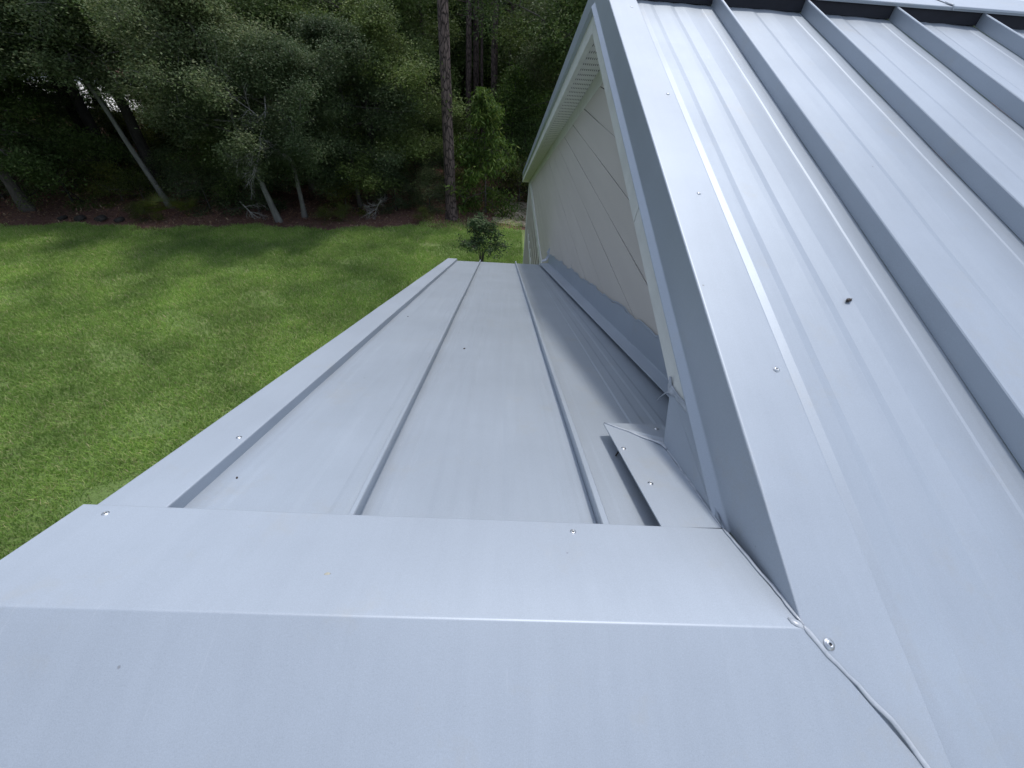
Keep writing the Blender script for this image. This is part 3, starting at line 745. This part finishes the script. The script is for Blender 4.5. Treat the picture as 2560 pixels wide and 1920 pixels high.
def make_tree(seed, H, cb, R, nleaf, lsize, tr=.12, lean=(0, 0), curve=.4, sig=.22, nl=26, aspect=.5, droop=.1, squash=1.0, topr=.25, straight=False):
    rng = np.random.default_rng(seed)
    parts = []; tips = []
    m = 10; ts = np.linspace(0, 1, m)
    wob_ = rng.normal(0, curve * .25, (m, 2)).cumsum(0) * .35; wob_ -= wob_[0]
    tp = np.stack([lean[0] * ts + wob_[:, 0] * ts, lean[1] * ts + wob_[:, 1] * ts, H * .93 * ts], 1)
    rad = tr * (1.0 - .8 * ts); rad[0] *= 1.35
    parts.append(tube(list(tp), rad, 9))
    for i in range(nl):
        t = cb / H + (1 - cb / H) * (i + rng.random()) / nl
        t = min(t, .98); p0 = np.array([np.interp(t, ts, tp[:, k]) for k in range(3)])
        u = (t - cb / H) / (1 - cb / H)
        prof = (math.sin(math.pi * min(1, .25 + u * .8)) ** .7) if not squash == 0 else 1
        Ln = R * max(topr, prof) * rng.uniform(.6, 1.15); az = i * 2.4 + rng.uniform(-.6, .6)
        el = rng.uniform(-.05, .55) if u > .25 else rng.uniform(-.35, .25)
        dr = np.array([math.cos(az) * math.cos(el), math.sin(az) * math.cos(el), math.sin(el)])
        k = 6; path = [p0]
        for q in range(1, k):
            dr = dr + rng.normal(0, .16, 3) + np.array([0, 0, -.03]); dr /= np.linalg.norm(dr); path.append(path[-1] + dr * Ln / (k - 1))
        r0 = tr * (1 - .8 * t) * .45
        parts.append(tube(path, np.linspace(r0, .008, k), 5))
        for q in range(2, k):
            for rep in range(2 if q < 5 else 3):
                d2 = dr * .5 + rng.normal(0, .6, 3); d2 /= np.linalg.norm(d2)
                l2 = Ln * rng.uniform(.15, .34); e2 = path[q] + d2 * l2
                parts.append(tube([path[q], path[q] + d2 * l2 * .5 + rng.normal(0, .03, 3), e2], [.010, .007, .003], 3))
                tips.append((path[q] + d2 * l2 * .45, .5)); tips.append((e2, 1.0))
    tips_p = np.array([a_[0] for a_ in tips]); wts = np.array([a_[1] for a_ in tips]) * rng.uniform(.15, 1.8, len(tips)) ; wts /= wts.sum()
    ch = rng.choice(len(tips), nleaf, p=wts)
    cen = tips_p[ch] + rng.normal(0, sig, (nleaf, 3)) * np.array([1, 1, .65])
    cen[:, 2] = np.maximum(cen[:, 2], .05)
    LV, LF = leaves(cen, rng, lsize, aspect, droop=droop)
    TV, TF = zip(*[(np.array(v), f) for v, f in parts])
    # mixed ring sizes are all quads
    V, F = merge(parts)
    return (V, F), (LV, LF)
def tree_meshes(name, bark, leaf, **kw):
    (TV, TF), (LV, LF) = make_tree(**kw)
    return (npmesh(name + '_trunk', TV, TF, [bark], smooth=True), npmesh(name + '_crown', LV, LF, [leaf]))
def place(name, meshes, x, y, rz=0, s=1.0, label=None, cat='tree', group=None, z=None, tilt=(0, 0), names=('trunk', 'crown')):
    zz = gh(x, y) - .02 if z is None else z
    r = empty(name, (x, y, zz)); r.rotation_euler = (tilt[0], tilt[1], rz); r.scale = (s, s, s)
    for nm, me in zip(names, meshes):
        o = bpy.data.objects.new(nm, me); C.objects.link(o); o.parent = r
    return tag(r, label, cat, group)

oakA = tree_meshes('oak_a', M_bark, M_oak, seed=11, H=6.7, cb=2.3, R=2.8, nleaf=120000, lsize=.075, tr=.16)
oakB = tree_meshes('oak_b', M_barkd, M_oak, seed=12, H=6.6, cb=2.0, R=3.0, nleaf=120000, lsize=.075, tr=.20, curve=.9)
oakC = tree_meshes('oak_c', M_barkl, M_oak2, seed=13, H=6.3, cb=2.5, R=2.2, nleaf=90000, lsize=.07, tr=.10, lean=(-.9, .2))
oakD = tree_meshes('oak_d', M_bark, M_oak2, seed=14, H=6.0, cb=1.3, R=2.3, nleaf=90000, lsize=.07, tr=.09)
oakE = tree_meshes('oak_e', M_barkd, M_oak, seed=32, H=7.4, cb=4.2, R=3.0, nleaf=75000, lsize=.09, tr=.20, curve=.8)
oakF = tree_meshes('oak_f', M_barkl, M_oak2, seed=33, H=7.0, cb=4.1, R=2.0, nleaf=55000, lsize=.08, tr=.10, lean=(-1.4, .2))
tall = tree_meshes('tall', M_barkd, M_oak, seed=15, H=11.5, cb=1.0, R=3.6, nleaf=70000, lsize=.13, tr=.20, sig=.3, nl=34)
bushA = tree_meshes('bush_a', M_bark, M_oak2, seed=16, H=1.7, cb=.1, R=.95, nleaf=6500, lsize=.06, tr=.025, sig=.14, nl=14, curve=.3)
bushB = tree_meshes('bush_b', M_bark, M_yel, seed=17, H=1.3, cb=.08, R=.9, nleaf=4500, lsize=.065, tr=.02, sig=.15, nl=12, curve=.3)
bushC = tree_meshes('bush_c', M_barkd, M_oak, seed=18, H=2.6, cb=.15, R=1.4, nleaf=13000, lsize=.065, tr=.04, sig=.18, nl=18, curve=.4)

bushE = tree_meshes('bush_e', M_bark, M_yel, seed=19, H=2.0, cb=.05, R=1.7, nleaf=15000, lsize=.085, tr=.03, sig=.2, nl=20, curve=.4, topr=.5)
R_ = random.Random(77)
# front edge of the wood: the trees whose trunks one can tell apart
place('oak_tree', oakC, -7.65, 13.75, .3, .98, 'slender pale grey tree leaning over the lawn edge, left of centre')
place('oak_tree', oakC, -7.0, 14.3, 2.6, .8, 'thin grey tree just right of the pale leaning trunk')
place('oak_tree', oakF, -11.7, 14.5, .1, .95, 'pale crooked trunk leaning left above the palmetto clump')
place('oak_tree', oakA, -15.6, 13.5, 1.0, 1.05, 'grey trunk at the far left edge of the lawn')
place('oak_tree', oakE, -13.2, 16.4, .4, 1.1, 'thick dark trunk in shade behind the palmetto clump')
place('oak_tree', oakE, -15.2, 17.0, 2.9, 1.12, 'thick dark trunk in shade left of the palmetto clump')
place('oak_tree', oakB, -5.0, 17.0, 4.4, .95, 'spreading dark oak with a curved trunk left of the big pine')
place('oak_tree', oakA, -7.9, 17.6, 5.2, 1.0, 'dark-trunked oak set back behind the pale leaning tree')
place('oak_tree', oakD, -9.3, 15.9, 1.2, 1.0, 'bushy grey-green tree behind the dead branches')
place('oak_tree', oakD, -5.5, 15.8, .2, .95, 'grey-green tree with low limbs between pale leaning tree and big pine')
place('oak_tree', oakC, -17.6, 16.3, 1.7, 1.0, 'thin leaning tree behind the left-edge trunk')
# behind them
mids = [(-19.5, 18.5), (-17.0, 20.5), (-16.2, 18.0), (-11.0, 19.5), (-9.2, 20.8), (-6.0, 20.5), (-4.9, 21.5), (-3.4, 27.0), (1.9, 21.5), (3.0, 19.5), (-21.5, 15.8), (-12.6, 23.0), (-7.5, 24.0), (-5.6, 25.0), (-.2, 29.5), (3.2, 24.0)]
for i, (x, y) in enumerate(mids):
    place('oak_tree', oakE if i in (1, 2, 11) else (oakA, oakB, oakD)[i % 3], x + R_.uniform(-.5, .5), y + R_.uniform(-.5, .5), R_.uniform(0, 6.28), R_.uniform(1.05, 1.3),
          'dark leafy tree deep in the wood behind the front row', 'tree', 'dark trees deep in the wood')
fars = [(-15.5, -2), (-16.5, -8.5), (-19, 3.5), (-15, -14), (-24, 11), (-25, 4), (-24, -3), (-25, -10), (-28, 17), (-22, -16), (-33, 27), (-13.5, 27.0), (-10.5, 26), (-12, 29), (-8.5, 30), (-5, 31), (-1.5, 30), (2.5, 31), (6, 29), (-30, 48), (-24, 49), (-18, 50), (-12, 38), (-7, 40), (-2, 41), (3, 40), (8, 38), (-36, 50), (-42, 46), (-13, 51), (-3, 54), (6, 52)]  # the first ones are added out of view at left, to darken that horizon
for i, (x, y) in enumerate(fars):
    place('tall_tree', tall, x + R_.uniform(-1, 1), y + R_.uniform(-1, 1), R_.uniform(0, 6.28), R_.uniform(1.0, 1.3) * (1.15 if y > 45 else 1),
          'broadleaf tree seen between nearer trunks, or added out of view to darken the left', 'tree', 'distant broadleaf trees')

# pines: straight bare trunks, needles far above
def pine_mesh(seed, H, tr, lean=0, nseg=40):
    rng = np.random.default_rng(seed)
    ts = np.linspace(0, 1, nseg); P = np.stack([lean * ts + .05 * np.sin(ts * 5 + seed), .05 * np.sin(ts * 4), H * ts], 1)
    rad = tr * (1 - .62 * ts); rad[0] *= 1.32; rad[1] *= 1.08
    parts = [tube(list(P), rad, 20)]
    V = np.array(parts[0][0]); cV = V + rng.normal(0, .006, V.shape); parts[0] = (list(cV), parts[0][1])
    cen = []
    for i in range(26):
        z = H * (.62 + .38 * i / 26); az = i * 2.4; Ln = 2.6 * (1 - .6 * i / 26)
        p0 = np.array([lean * z / H, 0, z]); p1 = p0 + np.array([math.cos(az) * Ln, math.sin(az) * Ln, .5])
        parts.append(tube([p0, (p0 + p1) / 2 + [0, 0, .1], p1], [.06, .035, .012], 5))
        for q in range(10):
            cen.append(p0 + (p1 - p0) * rng.uniform(.35, 1.05) + rng.normal(0, .18, 3))
    cen = np.repeat(np.array(cen), 26, 0); cen = cen + rng.normal(0, .05, cen.shape)
    V, F = merge(parts)
    LV, LF = leaves(cen, rng, .26, .05)
    return npmesh('pine_trunk', V, F, [M_pine], smooth=True), npmesh('pine_crown', LV, LF, [M_needle])
bigpine = pine_mesh(3, 17, .19, .15)
place('pine_tree', bigpine, -1.95, 14.95, 0, 1, 'tall pine with a straight reddish brown plated trunk standing at the lawn edge')
smallpine = pine_mesh(5, 18, .17, .1)
bp = [(-1.84, 21.6, .85, 'first of the thin pine trunks standing behind the big pine on its right'), (-1.52, 22.4, .9, 'second thin pine trunk behind the big pine'), (-1.22, 22.0, .5, 'thinnest of the pine trunks behind the big pine'),
      (-.72, 21.4, .95, 'rightmost dark pine trunk rising behind the leafy sapling'), (-3.9, 22.5, .6, 'thin pine trunk left of the big pine, high in the wood'), (-.1, 24, .5, 'slim pine trunk far behind the sapling, left of the house gable'), (.9, 25, 1.0, 'stout pine trunk nearest to the house gable, far behind')]
for i, (x, y, s_, lb) in enumerate(bp): place('pine_tree', smallpine, x, y, i * 1.3, s_ * 1.0, lb, 'tree', 'thin pines in the background')

# leafy sapling with drooping bright leaves, and the brighter tree top behind it
sap = tree_meshes('sapling', M_bark, M_bright, seed=21, H=4.0, cb=.25, R=1.35, nleaf=9000, lsize=.17, aspect=.26, tr=.035, sig=.15, nl=26, droop=.9, curve=.3, topr=.2)
place('sapling', sap, -.75, 15.9, .5, 1.0, 'bright green sapling with long drooping leaves right of the big pine')
sap2 = tree_meshes('sapling2', M_bark, M_bright, seed=22, H=4.6, cb=1.0, R=1.5, nleaf=14000, lsize=.08, tr=.05, sig=.2, nl=22, curve=.3)
place('young_tree', sap2, .15, 19.0, 1.5, 1.0, 'light green young tree rising behind the sapling')
place('bush', bushB, .55, 17.3, 1, 1.25, 'yellow-green bush right behind the sapling by the sandy path', 'bush')
# shrub near the porch eave
shr = tree_meshes('shrub', M_bark, M_shrub, seed=23, H=1.45, cb=.72, R=.70, nleaf=3800, lsize=.085, tr=.014, sig=.07, nl=20, curve=.15, aspect=.42, topr=.6)
def stems():
    rng = np.random.default_rng(4); parts = []
    for i in range(6):
        a_ = i * 1.05; parts.append(tube([np.array([.02 * math.cos(a_), .02 * math.sin(a_), 0]), np.array([.10 * math.cos(a_), .08 * math.sin(a_), .45]), np.array([.28 * math.cos(a_), .22 * math.sin(a_), 1.0])], [.014, .011, .006], 6))
    V, F = merge(parts); return npmesh('stems', V, F, [M_bark], smooth=True)
place('shrub', (shr[1], stems(), shr[0]), -.62, 11.0, 2.2, .92, 'small multi-stemmed ornamental shrub on the lawn just beyond the porch eave', 'shrub', z=GZ, names=('crown', 'stems', 'trunk'))

# understory bushes
ub = [(-2.0, 26.0, 'e'), (-.6, 27.0, 'e'), (.6, 25.0, 'e'), (-3.2, 24.0, 'e'), (-15.0, 19.0, 'e'), (-17.4, 19.6, 'e'), (-13.2, 19.8, 'e'), (-19.0, 21.5, 'e'), (-16.0, 22.5, 'e'), (-13.8, 22.8, 'e'), (-21.0, 19.0, 'e'), (-11.6, 21.6, 'e'), (-18.0, 24.5, 'e'), (-22.5, 22.0, 'e'), (-9.9, 22.6, 'e'), (-16.6, 17.2, 'b'), (-14.6, 16.6, 'a'), (-17.2, 14.4, 'a'), (-14.9, 14.4, 'c'), (-13.6, 14.9, 'b'), (-12.6, 14.6, 'b'), (-12.0, 15.6, 'a'), (-10.4, 14.6, 'a'), (-9.6, 15.0, 'c'), (-8.7, 14.6, 'a'), (-5.9, 15.4, 'b'), (-4.1, 15.6, 'a'), (-2.9, 15.9, 'a'),
      (-16.2, 16.2, 'b'), (-14.0, 17.8, 'b'), (-11.0, 17.6, 'c'), (-9.0, 17.6, 'b'), (-5.0, 19.2, 'c'), (-2.6, 18.0, 'a'), (-1.6, 17.4, 'b'), (.9, 18.6, 'c'), (1.9, 17.3, 'a'), (-18.5, 16.0, 'b'), (-19.5, 14.6, 'a'), (-7.6, 19.5, 'c'), (-4.2, 20.3, 'a'), (-12.4, 20.5, 'c')]
for i, (x, y, k) in enumerate(ub):
    place('bush', {'a': bushA, 'b': bushB, 'c': bushC, 'e': bushE}[k], x, y, R_.uniform(0, 6.28), R_.uniform(.8, 1.15), 'low wild bush growing in the shade under the trees', 'bush', 'wild bushes under the trees')

# dead branches hanging at the edge
def dead_mesh(seed, L=2.3):
    rng = np.random.default_rng(seed); parts = []
    def grow(p, d, l_, r, dep):
        k = 5; path = [p]
        for q in range(k - 1):
            d = d + rng.normal(0, .16, 3); d /= np.linalg.norm(d); path.append(path[-1] + d * l_ / (k - 1))
        parts.append(tube(path, np.linspace(r, r * .45, k), 5))
        if dep:
            for q in range(1, k):
                for _ in range(2):
                    d2 = d + rng.normal(0, .55, 3); d2 /= np.linalg.norm(d2); grow(path[q], d2, l_ * rng.uniform(.35, .6), r * .5, dep - 1)
    grow(np.array([0, 0, 0.]), np.array([.25, -.3, -.9]), L * .6, .022, 3)
    V, F = merge(parts); return npmesh('dead_branch', V, F, [M_dead], smooth=True)
db = linkme('dead_branch', dead_mesh(8), loc=(-6.75, 13.35, -.95)); tag(db, 'bare grey dead branch with many twigs hanging among the leaves', 'branch')
db2 = linkme('fallen_branch', dead_mesh(9, 1.5), loc=(-4.3, 14.5, GZ + .65)); db2.rotation_euler = (.5, .8, 0); tag(db2, 'bare fallen branch lying on the leaf litter left of the big pine', 'branch')
db3 = linkme('fallen_branch', dead_mesh(10, 1.4), loc=(-8.9, 14.0, GZ + .5)); db3.rotation_euler = (.3, -.6, 0); tag(db3, 'bare fallen branch lying left of the pale leaning trunk', 'branch')

# saw palmetto fans
def palmetto(seed, nfan=9, R=.7):
    rng = np.random.default_rng(seed); V = []; F = []
    for i in range(nfan):
        az = rng.uniform(0, 6.28); st = np.array([math.cos(az) * .3, math.sin(az) * .3, rng.uniform(.25, .5)]) * R / .7
        out = st / np.linalg.norm(st); side = np.cross(out, [0, 0, 1]); side /= np.linalg.norm(side); upv = np.cross(side, out)
        for k in range(16):
            a_ = -1.5 + 3.0 * k / 15; d = out * math.cos(a_) + side * math.sin(a_) + upv * .15; d /= np.linalg.norm(d)
            Ln = R * .62 * rng.uniform(.8, 1.1); ww = np.cross(d, upv) * .014; b_ = len(V)
            V += [st - ww, st + ww, st + d * Ln + np.array([0, 0, -.06]), ]
            F.append((b_, b_ + 1, b_ + 2))
        b_ = len(V); ww = side * .008; V += [np.zeros(3) - ww, np.zeros(3) + ww, st]; F.append((b_, b_ + 1, b_ + 2))
    return npmesh('palmetto', np.array(V), np.array(F), [M_yel])
for i, (x, y, s_, lb) in enumerate([(-11.3, 13.45, 1.0, 'saw palmetto clump at the lawn edge below the pale crooked trunk'), (-10.6, 13.7, .9, 'smaller saw palmetto just right of the first palmetto clump')]):
    o = linkme('palmetto', palmetto(i + 3), loc=(x, y, GZ)); o.scale = (s_,) * 3; tag(o, lb, 'plant', 'saw palmettos at the lawn edge')
# low ferny ground bushes at the edge
for i, (x, y) in enumerate([(-11.9, 13.3), (-11.5, 13.2), (-6.2, 14.0), (-5.6, 14.1), (-2.9, 14.5)]):
    place('low_bush', bushB, x, y, i * 1.1, .38 + .06 * (i % 2), 'knee-high bright bush where the lawn meets the leaf litter', 'bush', 'knee-high bushes at the lawn edge')
# dark log ends
for i, (x, y, r, lb) in enumerate([(-14.0, 12.78, .05, 'leftmost of the short dark log ends at the lawn edge'), (-13.45, 12.78, .08, 'second dark log end from the left at the lawn edge'), (-12.85, 12.83, .09, 'largest dark log end at the lawn edge'), (-12.3, 12.85, .07, 'rightmost of the dark log ends at the lawn edge')]):
    rnd = random.Random(i); V = []; F = []
    for j, (yy, rr) in enumerate(((-.02, .72), (-.02, 1), (.12, 1.05), (.24, .9), (.24, .1))):
        for q in range(12):
            a_ = 6.283 * q / 12; k_ = rr * r * (1 + .08 * math.sin(q * 2.1 + i)); V.append((x + math.cos(a_) * k_ * 1.25, y + yy, GZ + r * .6 + math.sin(a_) * k_))
    for j in range(4):
        for q in range(12): F.append((j * 12 + q, j * 12 + (q + 1) % 12, (j + 1) * 12 + (q + 1) % 12, (j + 1) * 12 + q))
    F.append(tuple(range(12))[::-1])
    o = mesh('log', V, F, M_barkd, None, True, scale=1); tag(o, lb, 'log', 'log ends at the lawn edge')

# a label of its own for every tree and bush of the background rows
ORD = 'first second third fourth fifth sixth seventh eighth ninth tenth eleventh twelfth thirteenth fourteenth fifteenth sixteenth seventeenth eighteenth nineteenth twentieth twenty-first twenty-second twenty-third twenty-fourth twenty-fifth twenty-sixth twenty-seventh twenty-eighth twenty-ninth thirtieth thirty-first thirty-second thirty-third thirty-fourth thirty-fifth thirty-sixth thirty-seventh thirty-eighth thirty-ninth fortieth forty-first forty-second forty-third forty-fourth'.split()
MARK = [(-1.16, 'left-edge trunk'), (-.81, 'pale crooked trunk'), (-.555, 'pale leaning tree'), (-.13, 'big pine'), (-.05, 'green sapling'), (.06, 'house gable')]
def number(group, what):
    L = sorted([o for o in C.objects if o.get('group') == group], key=lambda o: o.location.x / max(2.0, o.location.y + .3))
    for i, o in enumerate(L):
        b_ = o.location.x / max(2.0, o.location.y + .3)
        mk = min(MARK, key=lambda m_: abs(m_[0] - b_))[1]
        o['label'] = what(o) + ', ' + ORD[i] + ' from the left, ' + ('near the ' if o.location.y < 15.5 else 'behind the ') + mk
number('dark trees deep in the wood', lambda o: 'dark inner tree')
number('wild bushes under the trees', lambda o: 'yellow-green wild bush' if o.children[-1].data.name[:6] in ('bush_b', 'bush_e') else 'dark green wild bush')
number('distant broadleaf trees', lambda o: 'distant or added unseen tall tree')
number('knee-high bushes at the lawn edge', lambda o: 'knee-high bush at the lawn edge')

# leaf litter and pine straw
rng = np.random.default_rng(8); nl_ = 60000
lx = rng.uniform(-22, 3, nl_); ly = rng.uniform(11, 22, nl_); keep = ly > np.interp(lx, np.linspace(-24, 4, 800), edge) - rng.exponential(.06, nl_)
lx, ly = lx[keep], ly[keep]; lz = np.array([gh(a_, b_) for a_, b_ in zip(lx, ly)]) + .035
LV, LF = leaves(np.stack([lx, ly, lz], 1), rng, .10, .28, upbias=2.5)
LV[:, 2] = np.maximum(LV[:, 2], GZ + .004)
M_lit = leafmat('dead_leaf', [(0, (.12, .06, .04)), (.6, (.24, .13, .095)), (.9, (.36, .23, .17)), (1, (.5, .4, .3))], rough=.8, trans=.1)
o = linkme('leaf_litter', npmesh('leaf_litter', LV, LF, [M_lit])); tag(o, 'reddish brown leaf litter and pine straw under the trees', 'leaf litter', kind='stuff')
# far-off wood closing the view
rng = np.random.default_rng(9); nw = 60000
wx = rng.uniform(-75, 45, nw); wy = 60 + rng.uniform(0, 9, nw) + 4 * np.sin(wx * .1); wz = rng.uniform(0, 1, nw) ** .8 * (10 + 3 * np.sin(wx * .45) + 1.5 * np.sin(wx * 1.3)) + GZ
LV, LF = leaves(np.stack([wx, wy, wz], 1), rng, .75, .7)
o = linkme('far_wood', npmesh('far_wood', LV, LF, [M_oak])); tag(o, 'far-off dark wood closing the view behind the trees', 'woodland', kind='stuff')
